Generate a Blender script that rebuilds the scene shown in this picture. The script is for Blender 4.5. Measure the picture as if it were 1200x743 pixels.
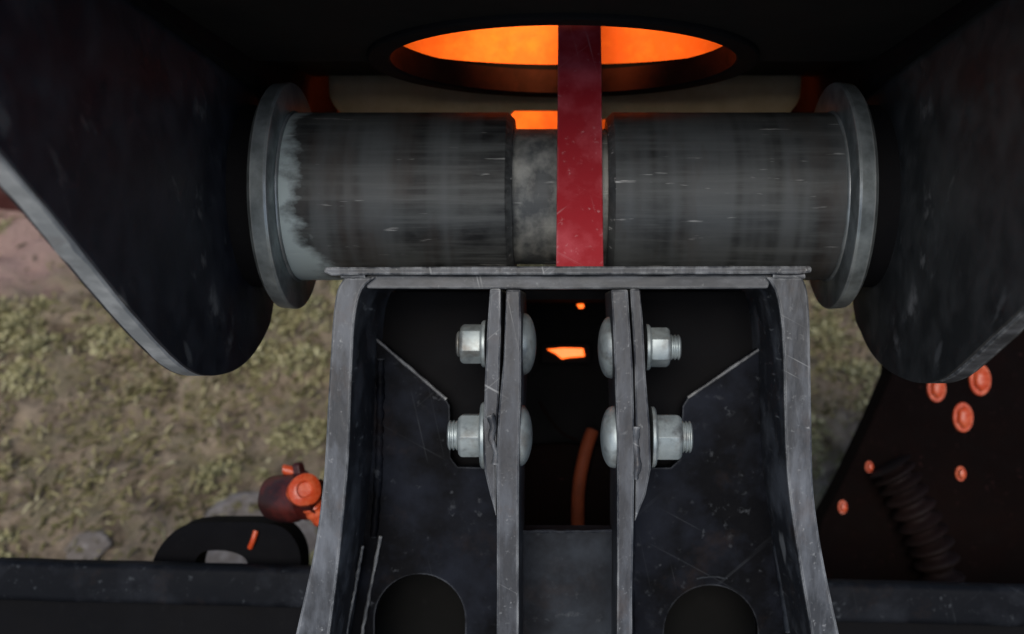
import bpy, bmesh, math, random
from mathutils import Vector, Matrix, noise

for o in list(bpy.data.objects):
    bpy.data.objects.remove(o)
random.seed(7)
S = bpy.context.scene
COL = S.collection

# ---------------------------------------------------------------- camera
PITCH = math.radians(50)
CAM = Vector((0, 0, 1.15))
FW = Vector((0, math.cos(PITCH), -math.sin(PITCH)))
UP = Vector((0, math.sin(PITCH), math.cos(PITCH)))
RT = Vector((1, 0, 0))
cd = bpy.data.cameras.new('camera')
cd.sensor_width = 36
cd.lens = 36
cd.shift_x = -0.05
cd.clip_start = 0.02
cd.clip_end = 800
cd.dof.use_dof = True
cd.dof.focus_distance = 0.57
cd.dof.aperture_fstop = 6.8
co = bpy.data.objects.new('camera', cd)
COL.objects.link(co)
co.location = CAM
co.rotation_euler = (math.pi / 2 - PITCH, 0, 0)
S.camera = co

# ---------------------------------------------------------------- world, sun, exposure
SUN_EL, SUN_AZ = math.radians(60), math.radians(188)   # azimuth from +Y, clockwise: behind the camera
w = bpy.data.worlds.new('World')
S.world = w
w.use_nodes = True
nt = w.node_tree
sky = nt.nodes.new('ShaderNodeTexSky')
sky.sky_type = 'NISHITA'
sky.sun_disc = False
sky.sun_elevation = SUN_EL
sky.sun_rotation = SUN_AZ
nt.links.new(sky.outputs[0], nt.nodes['Background'].inputs[0])
nt.nodes['Background'].inputs[1].default_value = 0.07
sl = bpy.data.lights.new('sun', 'SUN')
sl.energy = 1.7
sl.angle = math.radians(30)
sl.color = (1.0, 0.95, 0.88)
so = bpy.data.objects.new('sun', sl)
COL.objects.link(so)
sd = Vector((math.sin(SUN_AZ) * math.cos(SUN_EL), math.cos(SUN_AZ) * math.cos(SUN_EL), math.sin(SUN_EL)))
so.rotation_euler = sd.to_track_quat('Z', 'Y').to_euler()
so.location = sd * 20
S.view_settings.view_transform = 'Standard'
S.view_settings.look = 'None'
S.view_settings.gamma = 1
S.view_settings.exposure = 0.5

# ---------------------------------------------------------------- places
F = 1200.0

def W(u, v, d):
    """machine frame (metres right, up, away) -> world"""
    return CAM + RT * u + UP * v + FW * d

def uv(px, py, d):
    return ((px - 660) * d / F, (371.5 - py) * d / F)

def P(px, py, d):
    u, v = uv(px, py, d)
    return W(u, v, d)

def G(px, py, z=0.0):
    r = RT * ((px - 660) / F) + UP * ((371.5 - py) / F) + FW
    return CAM + r * ((z - CAM.z) / r.z)

# ---------------------------------------------------------------- materials
def node(nt, t, **k):
    n = nt.nodes.new(t)
    for a, b in k.items():
        if a.startswith('i_'):
            n.inputs[a[2:].replace('_', ' ')].default_value = b
        else:
            setattr(n, a, b)
    return n

def c4(c):
    return (c[0], c[1], c[2], 1)

def newmat(name):
    m = bpy.data.materials.new(name)
    m.use_nodes = True
    nt = m.node_tree
    return m, nt, nt.nodes['Principled BSDF']

def noise_mask(nt, scale, lo, hi, detail=6, stretch=None, rough=0.6, off=(0, 0, 0)):
    tc = node(nt, 'ShaderNodeTexCoord')
    mp = node(nt, 'ShaderNodeMapping')
    mp.inputs['Scale'].default_value = stretch or (1, 1, 1)
    mp.inputs['Location'].default_value = off
    nz = node(nt, 'ShaderNodeTexNoise')
    nz.inputs['Scale'].default_value = scale
    nz.inputs['Detail'].default_value = detail
    nz.inputs['Roughness'].default_value = rough
    mr = node(nt, 'ShaderNodeMapRange')
    mr.inputs['From Min'].default_value = lo
    mr.inputs['From Max'].default_value = hi
    nt.links.new(tc.outputs['Object'], mp.inputs[0])
    nt.links.new(mp.outputs[0], nz.inputs['Vector'])
    nt.links.new(nz.outputs[0], mr.inputs['Value'])
    return mr.outputs[0], nz.outputs[0]

def mixc(nt, fac, a, b):
    n = node(nt, 'ShaderNodeMix', data_type='RGBA')
    if hasattr(fac, 'node'):
        nt.links.new(fac, n.inputs[0])
    else:
        n.inputs[0].default_value = fac
    for k, x in ((6, a), (7, b)):
        if hasattr(x, 'node'):
            nt.links.new(x, n.inputs[k])
        else:
            n.inputs[k].default_value = c4(x)
    return n.outputs[2]

def math_n(nt, op, a, b=None):
    n = node(nt, 'ShaderNodeMath', operation=op, use_clamp=False)
    for k, x in enumerate((a, b)):
        if x is None:
            continue
        if hasattr(x, 'node'):
            nt.links.new(x, n.inputs[k])
        else:
            n.inputs[k].default_value = x
    return n.outputs[0]

def add_bump(nt, bsdf, h, strength, dist=0.002):
    b = node(nt, 'ShaderNodeBump')
    b.inputs['Strength'].default_value = strength
    b.inputs['Distance'].default_value = dist
    nt.links.new(h, b.inputs['Height'])
    nt.links.new(b.outputs[0], bsdf.inputs['Normal'])

def edge_mask(nt, radius, lo=0.006, hi=0.12):
    """worn edges: where a rounded normal differs from the true one"""
    bv = node(nt, 'ShaderNodeBevel', samples=6)
    bv.inputs['Radius'].default_value = radius
    ge = node(nt, 'ShaderNodeNewGeometry')
    dt = node(nt, 'ShaderNodeVectorMath', operation='DOT_PRODUCT')
    nt.links.new(bv.outputs[0], dt.inputs[0])
    nt.links.new(ge.outputs['Normal'], dt.inputs[1])
    inv = math_n(nt, 'SUBTRACT', 1.0, dt.outputs['Value'])
    mr = node(nt, 'ShaderNodeMapRange')
    mr.inputs['From Min'].default_value = lo
    mr.inputs['From Max'].default_value = hi
    nt.links.new(inv, mr.inputs['Value'])
    return mr.outputs[0]

def paint(name, base, dust, worn, rough=0.5, dust_amt=0.5, speck=0.5, edge=0.0, scale=18, seed=0.0, spec=0.4, bump=0.22, grain=None, scratch=0.0, rust=0.0):
    """painted steel with patchy dust, small chips and (optionally) rubbed edges"""
    m, nt, b = newmat(name)
    scale *= 2.6
    d, dn = noise_mask(nt, scale, 0.40, 0.68, 8, stretch=grain, off=(seed, seed * 2, 0))
    big, _ = noise_mask(nt, scale * 0.28, 0.36, 0.66, 5, stretch=grain, off=(seed, 7, 2))
    d = math_n(nt, 'ADD', math_n(nt, 'MULTIPLY', d, 0.45), math_n(nt, 'MULTIPLY', big, 0.55))
    dm = node(nt, 'ShaderNodeMapRange')
    dm.inputs['From Min'].default_value = 0.28
    dm.inputs['From Max'].default_value = 0.78
    nt.links.new(d, dm.inputs['Value'])
    d = math_n(nt, 'MULTIPLY', dm.outputs[0], dust_amt)
    col = mixc(nt, d, base, dust)
    f, fn = noise_mask(nt, scale * 5, 0.60, 0.70, 4, off=(seed, 3, seed))
    f2, _ = noise_mask(nt, scale * 1.7, 0.5, 0.62, 3, off=(5, seed, 1))
    f = math_n(nt, 'MULTIPLY', math_n(nt, 'MULTIPLY', f, f2), speck)
    col = mixc(nt, f, col, worn)
    s, _ = noise_mask(nt, scale * 2.2, 0.6, 0.8, 7, rough=0.75, off=(1, seed, 4))
    col = mixc(nt, math_n(nt, 'MULTIPLY', s, speck * 0.7), col, worn)
    if rust:
        rs, _ = noise_mask(nt, scale * 0.5, 0.56, 0.70, 8, rough=0.7, off=(seed + 2, 1, 5))
        col = mixc(nt, math_n(nt, 'MULTIPLY', rs, rust), col, (0.085, 0.048, 0.028))
    if scratch:
        pm, _ = noise_mask(nt, 16, 0.50, 0.60, 3, off=(seed, 8, 8))
        for ang, o in ((0.5, 1), (-0.7, 6), (1.35, 3)):
            tc = node(nt, 'ShaderNodeTexCoord')
            mp = node(nt, 'ShaderNodeMapping')
            mp.inputs['Rotation'].default_value = (PITCH - math.pi / 2, 0, 0)
            mp.inputs['Location'].default_value = (o, o + seed, 0)
            m1 = node(nt, 'ShaderNodeMapping')
            m1.inputs['Rotation'].default_value = (0, 0, ang)
            m2 = node(nt, 'ShaderNodeMapping')
            m2.inputs['Scale'].default_value = (0.045, 2.6, 0.25)
            nz = node(nt, 'ShaderNodeTexNoise')
            nz.inputs['Scale'].default_value = 130
            nz.inputs['Detail'].default_value = 2
            nt.links.new(tc.outputs['Object'], mp.inputs[0])
            nt.links.new(mp.outputs[0], m1.inputs[0])
            nt.links.new(m1.outputs[0], m2.inputs[0])
            nt.links.new(m2.outputs[0], nz.inputs['Vector'])
            mr = node(nt, 'ShaderNodeMapRange')
            mr.inputs['From Min'].default_value = 0.68
            mr.inputs['From Max'].default_value = 0.74
            nt.links.new(nz.outputs[0], mr.inputs['Value'])
            col = mixc(nt, math_n(nt, 'MULTIPLY', math_n(nt, 'MULTIPLY', mr.outputs[0], pm), scratch), col, worn)
    if edge:
        e = edge_mask(nt, edge)
        e = math_n(nt, 'MULTIPLY', e, math_n(nt, 'ADD', math_n(nt, 'MULTIPLY', dn, 3.4), -1.25))
        ec = node(nt, 'ShaderNodeClamp')
        nt.links.new(e, ec.inputs[0])
        col = mixc(nt, ec.outputs[0], col, worn)
    nt.links.new(col, b.inputs['Base Color'])
    r = math_n(nt, 'ADD', math_n(nt, 'MULTIPLY', dn, 0.35), rough - 0.17)
    nt.links.new(r, b.inputs['Roughness'])
    b.inputs['Specular IOR Level'].default_value = spec
    add_bump(nt, b, math_n(nt, 'ADD', math_n(nt, 'MULTIPLY', fn, 0.25), math_n(nt, 'MULTIPLY', dn, 2.0)), bump, 0.0010)
    return m

M = {}
M['web'] = paint('black_bracket_paint', (0.0008, 0.001, 0.0022), (0.0115, 0.0138, 0.0210), (0.12, 0.13, 0.145), 0.62, 1.0, 0.30, 0.002, 13, 0.0, 0.07, 0.3, scratch=0.14, rust=0.12)
M['web_mid'] = paint('dusty_black_bracket_paint', (0.008, 0.0095, 0.013), (0.030, 0.036, 0.046), (0.14, 0.15, 0.16), 0.6, 1.0, 0.3, 0.002, 13, 1.7, 0.12, 0.2, scratch=0.14, rust=0.12)
M['edge'] = paint('rubbed_grey_edge', (0.020, 0.023, 0.029), (0.115, 0.125, 0.143), (0.46, 0.47, 0.47), 0.5, 1.0, 0.5, 0.003, 26, 3.0, grain=(1.8, 0.55, 0.55), scratch=0.5, rust=0.25)
M['rib'] = paint('dusty_rib_paint', (0.017, 0.019, 0.025), (0.075, 0.082, 0.096), (0.42, 0.43, 0.43), 0.5, 1.0, 0.5, 0.0025, 30, 5.0, grain=(1.8, 0.55, 0.55), scratch=0.5, rust=0.25)
M['plate'] = paint('worn_grey_plate', (0.035, 0.038, 0.043), (0.125, 0.13, 0.14), (0.36, 0.37, 0.37), 0.5, 0.9, 0.5, 0.0025, 34, 6.0, grain=(0.6, 1.4, 1.4), scratch=0.5, rust=0.25)
M['rim'] = paint('lit_rim_steel', (0.30, 0.32, 0.33), (0.52, 0.54, 0.545), (0.5, 0.5, 0.5), 0.45, 1.0, 0.4, 0.002, 30, 8.0, scratch=0.5, rust=0.3)
M['beam'] = paint('black_beam_paint', (0.004, 0.0048, 0.007), (0.017, 0.019, 0.024), (0.10, 0.11, 0.12), 0.65, 1.0, 0.4, 0, 14, 1.0, 0.1, scratch=0.14, rust=0.12)
M['housing'] = paint('sooty_housing_paint', (0.009, 0.009, 0.009), (0.016, 0.015, 0.014), (0.08, 0.08, 0.08), 0.8, 0.6, 0.1, 0, 12, 2.0, 0.1)
M['pad'] = paint('smooth_dark_pad', (0.003, 0.003, 0.0028), (0.006, 0.0058, 0.0055), (0.05, 0.05, 0.05), 0.8, 0.6, 0.1, 0, 12, 2.0, 0.1)
M['pale_tone'] = paint('dust_coated_steel', (0.46, 0.35, 0.20), (0.55, 0.43, 0.27), (0.12, 0.10, 0.08), 0.85, 0.7, 0.3, 0, 30, 4.0, 0.1)
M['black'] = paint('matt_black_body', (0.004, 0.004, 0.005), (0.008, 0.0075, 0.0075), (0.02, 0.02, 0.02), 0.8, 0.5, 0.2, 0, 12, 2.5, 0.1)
M['maroon'] = paint('dark_maroon_body', (0.003, 0.0013, 0.0012), (0.0055, 0.0024, 0.002), (0.05, 0.02, 0.02), 0.85, 0.6, 0.3, 0, 16, 2.5, 0.06)
M['hose'] = paint('dim_brown_hose', (0.006, 0.0022, 0.002), (0.011, 0.004, 0.0035), (0.018, 0.007, 0.006), 0.7, 0.6, 0.3, 0, 30, 2.5, 0.2)
M['orange'] = paint('orange_machine_paint', (0.70, 0.14, 0.010), (0.82, 0.21, 0.025), (0.55, 0.09, 0.01), 0.6, 1.0, 0.5, 0, 30, 1.5, 0.2, 0.6)
M['orange_red_tone'] = paint('orange_paint_and_light', (0.50, 0.060, 0.016), (0.62, 0.13, 0.05), (0.80, 0.38, 0.25), 0.28, 0.9, 0.9, 0, 90, 1.5)
M['red_fit'] = paint('rusty_red_paint', (0.022, 0.006, 0.006), (0.075, 0.010, 0.008), (0.25, 0.04, 0.02), 0.4, 0.9, 0.5, 0, 60, 1.5)
M['red'] = paint('red_bar_paint', (0.33, 0.015, 0.023), (0.47, 0.068, 0.085), (0.52, 0.26, 0.27), 0.5, 1.0, 0.7, 0.0015, 17, 0.6, 0.3, 0.12, scratch=0.45)
M['dull_orange'] = paint('dull_brown_orange_rubber', (0.15, 0.032, 0.012), (0.09, 0.022, 0.010), (0.2, 0.06, 0.02), 0.7, 0.8, 0.4, 0, 40, 1.5, 0.2)
M['orange_bounce'] = paint('orange_bounce_tint', (0.05, 0.010, 0.004), (0.028, 0.007, 0.003), (0.09, 0.02, 0.008), 0.7, 0.9, 0.4, 0, 30, 1.5, 0.15)  # orange bounce light on the collar's inner wall, put into its colour
M['rubber'] = paint('black_rubber', (0.003, 0.003, 0.004), (0.007, 0.007, 0.008), (0.02, 0.02, 0.02), 0.8, 0.5, 0.2, 0, 20, 0.4, 0.08)
M['board'] = paint('dark_reddish_board', (0.07, 0.022, 0.018), (0.16, 0.08, 0.07), (0.2, 0.1, 0.09), 0.8, 0.7, 0.3, 0, 20, 0.4, 0.2)
M['stone'] = paint('pale_grey_stone', (0.17, 0.145, 0.125), (0.33, 0.30, 0.28), (0.14, 0.12, 0.10), 0.9, 0.7, 0.4, 0, 30, 0.4, 0.2)

def zinc_mat():
    m, nt, b = newmat('dull_zinc')
    a, n = noise_mask(nt, 70, 0.35, 0.7, 6)
    c = mixc(nt, a, (0.27, 0.315, 0.325), (0.46, 0.51, 0.51))
    g, _ = noise_mask(nt, 90, 0.5, 0.68, 6, off=(2, 0, 0))
    c = mixc(nt, math_n(nt, 'MULTIPLY', g, 0.75), c, (0.10, 0.105, 0.11))
    q, _ = noise_mask(nt, 50, 0.52, 0.66, 7, off=(5, 5, 0))
    c = mixc(nt, math_n(nt, 'MULTIPLY', q, 0.55), c, (0.15, 0.12, 0.09))
    nt.links.new(c, b.inputs['Base Color'])
    b.inputs['Metallic'].default_value = 0.45
    b.inputs['Roughness'].default_value = 0.48
    add_bump(nt, b, n, 0.25, 0.0006)
    return m
M['zinc'] = zinc_mat()

def steel_mat(name, patch, bright=0.0):
    """bare turned steel, greasy, rubbed along its length; pale primer left by the flange"""
    m, nt, b = newmat(name)
    a, n1 = noise_mask(nt, 48, 0.36, 0.66, 8, stretch=(0.6, 1, 1))
    c = mixc(nt, a, (0.009, 0.0092, 0.0098), (0.050, 0.054, 0.053))
    s, n2 = noise_mask(nt, 110, 0.45, 0.72, 6, stretch=(0.10, 2.2, 2.2), off=(3, 1, 0))
    c = mixc(nt, math_n(nt, 'MULTIPLY', s, 0.5), c, (0.125, 0.13, 0.126))
    bd, _ = noise_mask(nt, 13, 0.44, 0.56, 3, stretch=(2.4, 0.12, 0.12), off=(0.3, 1, 0))
    c = mixc(nt, math_n(nt, 'MULTIPLY', bd, 0.65), c, (0.088, 0.095, 0.097))
    r, _ = noise_mask(nt, 16, 0.5, 0.68, 4, stretch=(1.8, 0.6, 0.6), off=(9, 1, 0))
    c = mixc(nt, math_n(nt, 'MULTIPLY', r, 0.6), c, (0.045, 0.034, 0.028))
    h, _ = noise_mask(nt, 150, 0.64, 0.72, 3, stretch=(0.18, 1.5, 1.5), off=(4, 4, 0))
    c = mixc(nt, math_n(nt, 'MULTIPLY', h, 0.7), c, (0.46, 0.46, 0.44))
    if patch:
        tc = node(nt, 'ShaderNodeTexCoord')
        sx = node(nt, 'ShaderNodeSeparateXYZ')
        nt.links.new(tc.outputs['Object'], sx.inputs[0])
        _, pn = noise_mask(nt, 30, 0, 1, 7, stretch=(0.7, 1, 1.2), off=(1.2, 0.4, 2.0))
        q = math_n(nt, 'ADD', math_n(nt, 'MULTIPLY', sx.outputs['X'], -22.0), math_n(nt, 'ADD', math_n(nt, 'MULTIPLY', pn, 1.9), math_n(nt, 'MULTIPLY', sx.outputs['Z'], -7.0)))
        # x at the sleeve's outer end is about -0.17
        mr = node(nt, 'ShaderNodeMapRange')
        mr.inputs['From Min'].default_value = 4.16
        mr.inputs['From Max'].default_value = 4.44
        nt.links.new(q, mr.inputs['Value'])
        c = mixc(nt, math_n(nt, 'MULTIPLY', mr.outputs[0], 0.9), c, (0.36, 0.42, 0.42))
    if bright:
        br, _ = noise_mask(nt, 30, 0.41, 0.58, 7, stretch=(1, 0.8, 0.8), off=(7, 0, 0))
        c = mixc(nt, math_n(nt, 'MULTIPLY', br, bright), c, (0.36, 0.36, 0.33))
    nt.links.new(c, b.inputs['Base Color'])
    b.inputs['Metallic'].default_value = 0.1
    b.inputs['Specular IOR Level'].default_value = 0.3
    nt.links.new(math_n(nt, 'ADD', math_n(nt, 'MULTIPLY', n1, 0.3), 0.42), b.inputs['Roughness'])
    add_bump(nt, b, n2, 0.25, 0.001)
    return m
M['steel'] = steel_mat('greasy_turned_steel', False)
M['bare_steel'] = steel_mat('bare_neck_steel', False, 0.75)
M['steel_patch'] = steel_mat('turned_steel_with_primer', True)

def flange_mat():
    m, nt, b = newmat('dull_flange_steel')
    a, n = noise_mask(nt, 60, 0.38, 0.66, 8)
    c = mixc(nt, a, (0.15, 0.17, 0.172), (0.32, 0.355, 0.36))
    e = edge_mask(nt, 0.0025)
    c = mixc(nt, math_n(nt, 'MULTIPLY', e, 0.6), c, (0.5, 0.5, 0.48))
    nt.links.new(c, b.inputs['Base Color'])
    b.inputs['Metallic'].default_value = 0.5
    b.inputs['Roughness'].default_value = 0.36
    add_bump(nt, b, n, 0.3, 0.001)
    return m
M['flange'] = flange_mat()

def arm_mat(name, dark, pale_tone, ringamt):
    """black arm paint; a ring of rubbed marks where the pin boss turns (object origin = pin axis)"""
    m, nt, b = newmat(name)
    d, dn = noise_mask(nt, 34, 0.42, 0.72, 8)
    c = mixc(nt, math_n(nt, 'MULTIPLY', d, 0.6), dark, pale_tone)
    tc = node(nt, 'ShaderNodeTexCoord')
    mp = node(nt, 'ShaderNodeMapping')
    mp.inputs['Scale'].default_value = (0, 1, 1)
    nt.links.new(tc.outputs['Object'], mp.inputs[0])
    ln = node(nt, 'ShaderNodeVectorMath', operation='LENGTH')
    nt.links.new(mp.outputs[0], ln.inputs[0])
    off = math_n(nt, 'ABSOLUTE', math_n(nt, 'SUBTRACT', ln.outputs['Value'], 0.106))
    ring = node(nt, 'ShaderNodeMapRange')
    ring.inputs['From Min'].default_value = 0.011
    ring.inputs['From Max'].default_value = 0.002
    nt.links.new(off, ring.inputs['Value'])
    g, _ = noise_mask(nt, 38, 0.52, 0.66, 5, off=(2, 1, 7))
    c = mixc(nt, math_n(nt, 'MULTIPLY', math_n(nt, 'MULTIPLY', ring.outputs[0], g), ringamt), c, (0.24, 0.24, 0.24))
    s, fn = noise_mask(nt, 48, 0.62, 0.70, 6, stretch=(1, 1.2, 0.5), off=(0, 2, 2))
    c = mixc(nt, math_n(nt, 'MULTIPLY', s, 0.7), c, (0.12, 0.125, 0.13))
    nt.links.new(c, b.inputs['Base Color'])
    nt.links.new(math_n(nt, 'ADD', math_n(nt, 'MULTIPLY', dn, 0.4), 0.36), b.inputs['Roughness'])
    b.inputs['Specular IOR Level'].default_value = 0.45
    add_bump(nt, b, math_n(nt, 'ADD', dn, math_n(nt, 'MULTIPLY', fn, 0.4)), 0.4, 0.002)
    return m
M['arm'] = arm_mat('black_arm_paint', (0.010, 0.012, 0.020), (0.050, 0.055, 0.070), 0.7)
M['arm_lit'] = arm_mat('lit_scuffed_arm_paint', (0.020, 0.022, 0.024), (0.085, 0.089, 0.092), 0.95)  # right arm: light on its face put into a lighter colour, more scuffs

def ground_mat():
    m, nt, b = newmat('mossy_earth')
    a, n = noise_mask(nt, 26, 0.38, 0.62, 10, rough=0.7)
    c = mixc(nt, a, (0.105, 0.074, 0.050), (0.47, 0.365, 0.26))
    g, _ = noise_mask(nt, 19, 0.48, 0.60, 8, off=(3, 1, 0))
    c = mixc(nt, math_n(nt, 'MULTIPLY', g, 0.7), c, (0.27, 0.23, 0.135))
    k, kn = noise_mask(nt, 90, 0.35, 0.65, 4, off=(1, 6, 0))
    c = mixc(nt, math_n(nt, 'MULTIPLY', k, 0.35), c, (0.27, 0.23, 0.17))
    # a bare patch of pinkish clay by the dark board
    pc = G(20, 275)
    tc = node(nt, 'ShaderNodeTexCoord')
    mp = node(nt, 'ShaderNodeMapping')
    mp.inputs['Location'].default_value = (-pc.x, -pc.y, 0)
    nt.links.new(tc.outputs['Object'], mp.inputs[0])
    ln = node(nt, 'ShaderNodeVectorMath', operation='LENGTH')
    nt.links.new(mp.outputs[0], ln.inputs[0])
    q = math_n(nt, 'ADD', ln.outputs['Value'], math_n(nt, 'MULTIPLY', n, 0.22))
    mr = node(nt, 'ShaderNodeMapRange')
    mr.inputs['From Min'].default_value = 0.27
    mr.inputs['From Max'].default_value = 0.17
    nt.links.new(q, mr.inputs['Value'])
    c = mixc(nt, math_n(nt, 'MULTIPLY', mr.outputs[0], 0.8), c, (0.50, 0.33, 0.29))
    nt.links.new(c, b.inputs['Base Color'])
    b.inputs['Roughness'].default_value = 0.95
    b.inputs['Specular IOR Level'].default_value = 0.15
    add_bump(nt, b, math_n(nt, 'ADD', kn, math_n(nt, 'MULTIPLY', n, 3.0)), 0.8, 0.012)
    return m
M['ground'] = ground_mat()

def blade_mat(name, stops):
    m, nt, b = newmat(name)
    ge = node(nt, 'ShaderNodeNewGeometry')
    cr = node(nt, 'ShaderNodeValToRGB')
    el = cr.color_ramp.elements
    while len(el) < len(stops):
        el.new(0.5)
    for e, (p, c) in zip(el, stops):
        e.position = p
        e.color = c4(c)
    nt.links.new(ge.outputs['Random Per Island'], cr.inputs[0])
    nt.links.new(cr.outputs[0], b.inputs['Base Color'])
    b.inputs['Roughness'].default_value = 0.75
    b.inputs['Specular IOR Level'].default_value = 0.2
    return m
M['moss'] = blade_mat('moss_and_grass', [(0, (0.10, 0.095, 0.04)), (0.5, (0.245, 0.22, 0.105)), (0.85, (0.37, 0.335, 0.18)), (1, (0.52, 0.48, 0.28))])
M['straw'] = blade_mat('dead_grass', [(0, (0.06, 0.05, 0.025)), (0.3, (0.13, 0.12, 0.05)), (0.62, (0.25, 0.225, 0.105)), (0.85, (0.36, 0.32, 0.17)), (1, (0.48, 0.44, 0.29))])

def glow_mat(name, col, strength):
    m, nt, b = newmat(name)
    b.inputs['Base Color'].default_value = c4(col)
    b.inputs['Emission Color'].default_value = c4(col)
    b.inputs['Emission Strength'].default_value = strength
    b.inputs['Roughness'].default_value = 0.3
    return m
M['amber'] = glow_mat('amber_glint_glow', (1.0, 0.13, 0.01), 1.6)

# ---------------------------------------------------------------- object helpers
ROT = Matrix.Identity(4)

def tag(o, label=None, cat=None, group=None, kind=None):
    for k, x in (('label', label), ('category', cat), ('group', group), ('kind', kind)):
        if x:
            o[k] = x
    return o

def thing(name, loc, label, cat, group=None):
    o = bpy.data.objects.new(name, None)
    o.empty_display_size = 0.03
    COL.objects.link(o)
    o.location = loc
    return tag(o, label, cat, group)

def root_of(p):
    l = Vector((0, 0, 0))
    while p is not None:
        l = l + p.location
        p = p.parent
    return l

def obj(name, bm, mats, parent=None, loc=None, bevel=0, smooth=None, seg=2):
    """link a bmesh (world coordinates) as one object; its origin is its thing's origin"""
    off = root_of(parent) if parent else (Vector(loc) if loc is not None else Vector((0, 0, 0)))
    bmesh.ops.remove_doubles(bm, verts=bm.verts, dist=1e-6)
    bmesh.ops.recalc_face_normals(bm, faces=bm.faces)
    bmesh.ops.translate(bm, verts=bm.verts, vec=-off)
    me = bpy.data.meshes.new(name)
    if smooth is not None:
        for f in bm.faces:
            f.smooth = True
        for e in bm.edges:
            if len(e.link_faces) == 2 and e.calc_face_angle(0) > math.radians(smooth):
                e.smooth = False
    bm.to_mesh(me)
    bm.free()
    for m in (mats if isinstance(mats, (list, tuple)) else [mats]):
        me.materials.append(m)
    o = bpy.data.objects.new(name, me)
    COL.objects.link(o)
    if parent:
        o.parent = parent
    else:
        o.location = off
    if bevel:
        b = o.modifiers.new('bevel', 'BEVEL')
        b.width = bevel
        b.segments = seg
        b.limit_method = 'ANGLE'
        b.angle_limit = math.radians(35)
        b.harden_normals = False
    return o

def slab(bm, loops, back, mapf, front_mat=None):
    """flat outline (with holes) mapped into space, then given thickness by the vector 'back'"""
    edges = []
    for lp in loops:
        vs = [bm.verts.new(mapf(*p)) for p in lp]
        edges += [bm.edges.new((vs[i], vs[(i + 1) % len(vs)])) for i in range(len(vs))]
    r = bmesh.ops.triangle_fill(bm, edges=edges, use_beauty=True, use_dissolve=False)
    fs = [g for g in r['geom'] if isinstance(g, bmesh.types.BMFace)]
    if front_mat is not None:
        for f in fs:
            f.material_index = front_mat
    ex = bmesh.ops.extrude_face_region(bm, geom=fs, use_keep_orig=True)
    vs = [g for g in ex['geom'] if isinstance(g, bmesh.types.BMVert)]
    bmesh.ops.translate(bm, verts=vs, vec=back)
    if front_mat is not None:
        for g in ex['geom']:
            if isinstance(g, bmesh.types.BMFace):
                g.material_index = 0

def px_slab(loops, d0, d1, front_mat=None):
    bm = bmesh.new()
    slab(bm, loops, FW * (d1 - d0), lambda x, y: P(x, y, d0), front_mat)
    return bm

def side_slab(loop, u0, u1):
    """outline in (away, up) at a fixed distance right of centre"""
    bm = bmesh.new()
    slab(bm, [loop], RT * (u1 - u0), lambda d, v: W(u0, v, d))
    return bm

def box(bm, u0, u1, v0, v1, d0, d1):
    vs = [bm.verts.new(W(u, v, d)) for u in (u0, u1) for v in (v0, v1) for d in (d0, d1)]
    for f in ((0, 1, 3, 2), (4, 6, 7, 5), (0, 4, 5, 1), (2, 3, 7, 6), (0, 2, 6, 4), (1, 5, 7, 3)):
        bm.faces.new([vs[i] for i in f])

def lathe(bm, origin, axis, prof, n=48, phase=0.0, wob=0.0):
    """prof: (along axis, radius); closed with end caps"""
    a = Vector(axis).normalized()
    x = a.orthogonal().normalized()
    if abs(a.dot(RT)) > 0.9:
        x = UP.copy()
    y = a.cross(x)
    rings = []
    for (t, r) in prof:
        if r < 1e-7:
            rings.append([bm.verts.new(origin + a * t)])
        else:
            rg = []
            for i in range(n):
                an = phase + 2 * math.pi * i / n
                p = origin + a * t + (x * math.cos(an) + y * math.sin(an)) * r
                if wob:
                    p += (p - origin - a * t).normalized() * noise.noise(p * 90) * wob
                rg.append(bm.verts.new(p))
            rings.append(rg)
    for A, B in zip(rings, rings[1:]):
        if len(A) == 1 and len(B) == 1:
            continue
        for i in range(n):
            j = (i + 1) % n
            if len(A) == 1:
                bm.faces.new((A[0], B[i], B[j]))
            elif len(B) == 1:
                bm.faces.new((A[i], A[j], B[0]))
            else:
                bm.faces.new((A[i], A[j], B[j], B[i]))
    for R_ in (rings[0], rings[-1]):
        if len(R_) > 1:
            bm.faces.new(R_)

def tube(bm, pts, radii, n=12):
    rings = []
    for i, p in enumerate(pts):
        t = (pts[min(i + 1, len(pts) - 1)] - pts[max(i - 1, 0)]).normalized()
        x = t.cross(FW)
        x = x.normalized() if x.length > 1e-3 else t.orthogonal().normalized()
        y = t.cross(x)
        rings.append([bm.verts.new(p + (x * math.cos(2 * math.pi * k / n) + y * math.sin(2 * math.pi * k / n)) * radii[i]) for k in range(n)])
    for A, B in zip(rings, rings[1:]):
        for k in range(n):
            bm.faces.new((A[k], A[(k + 1) % n], B[(k + 1) % n], B[k]))
    bm.faces.new(rings[0])
    bm.faces.new(rings[-1])

def spline(pts, n=8):
    out = []
    for i in range(len(pts) - 1):
        p0, p1, p2, p3 = pts[max(i - 1, 0)], pts[i], pts[i + 1], pts[min(i + 2, len(pts) - 1)]
        for k in range(n):
            t = k / n
            out.append(tuple(0.5 * ((2 * b) + (c - a) * t + (2 * a - 5 * b + 4 * c - d) * t * t + (3 * b - a - 3 * c + d) * t ** 3)
                             for a, b, c, d in zip(p0, p1, p2, p3)))
    out.append(tuple(pts[-1]))
    return out

def vspline(pts, n=8):
    return [Vector(p) for p in spline([tuple(p) for p in pts], n)]

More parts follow.
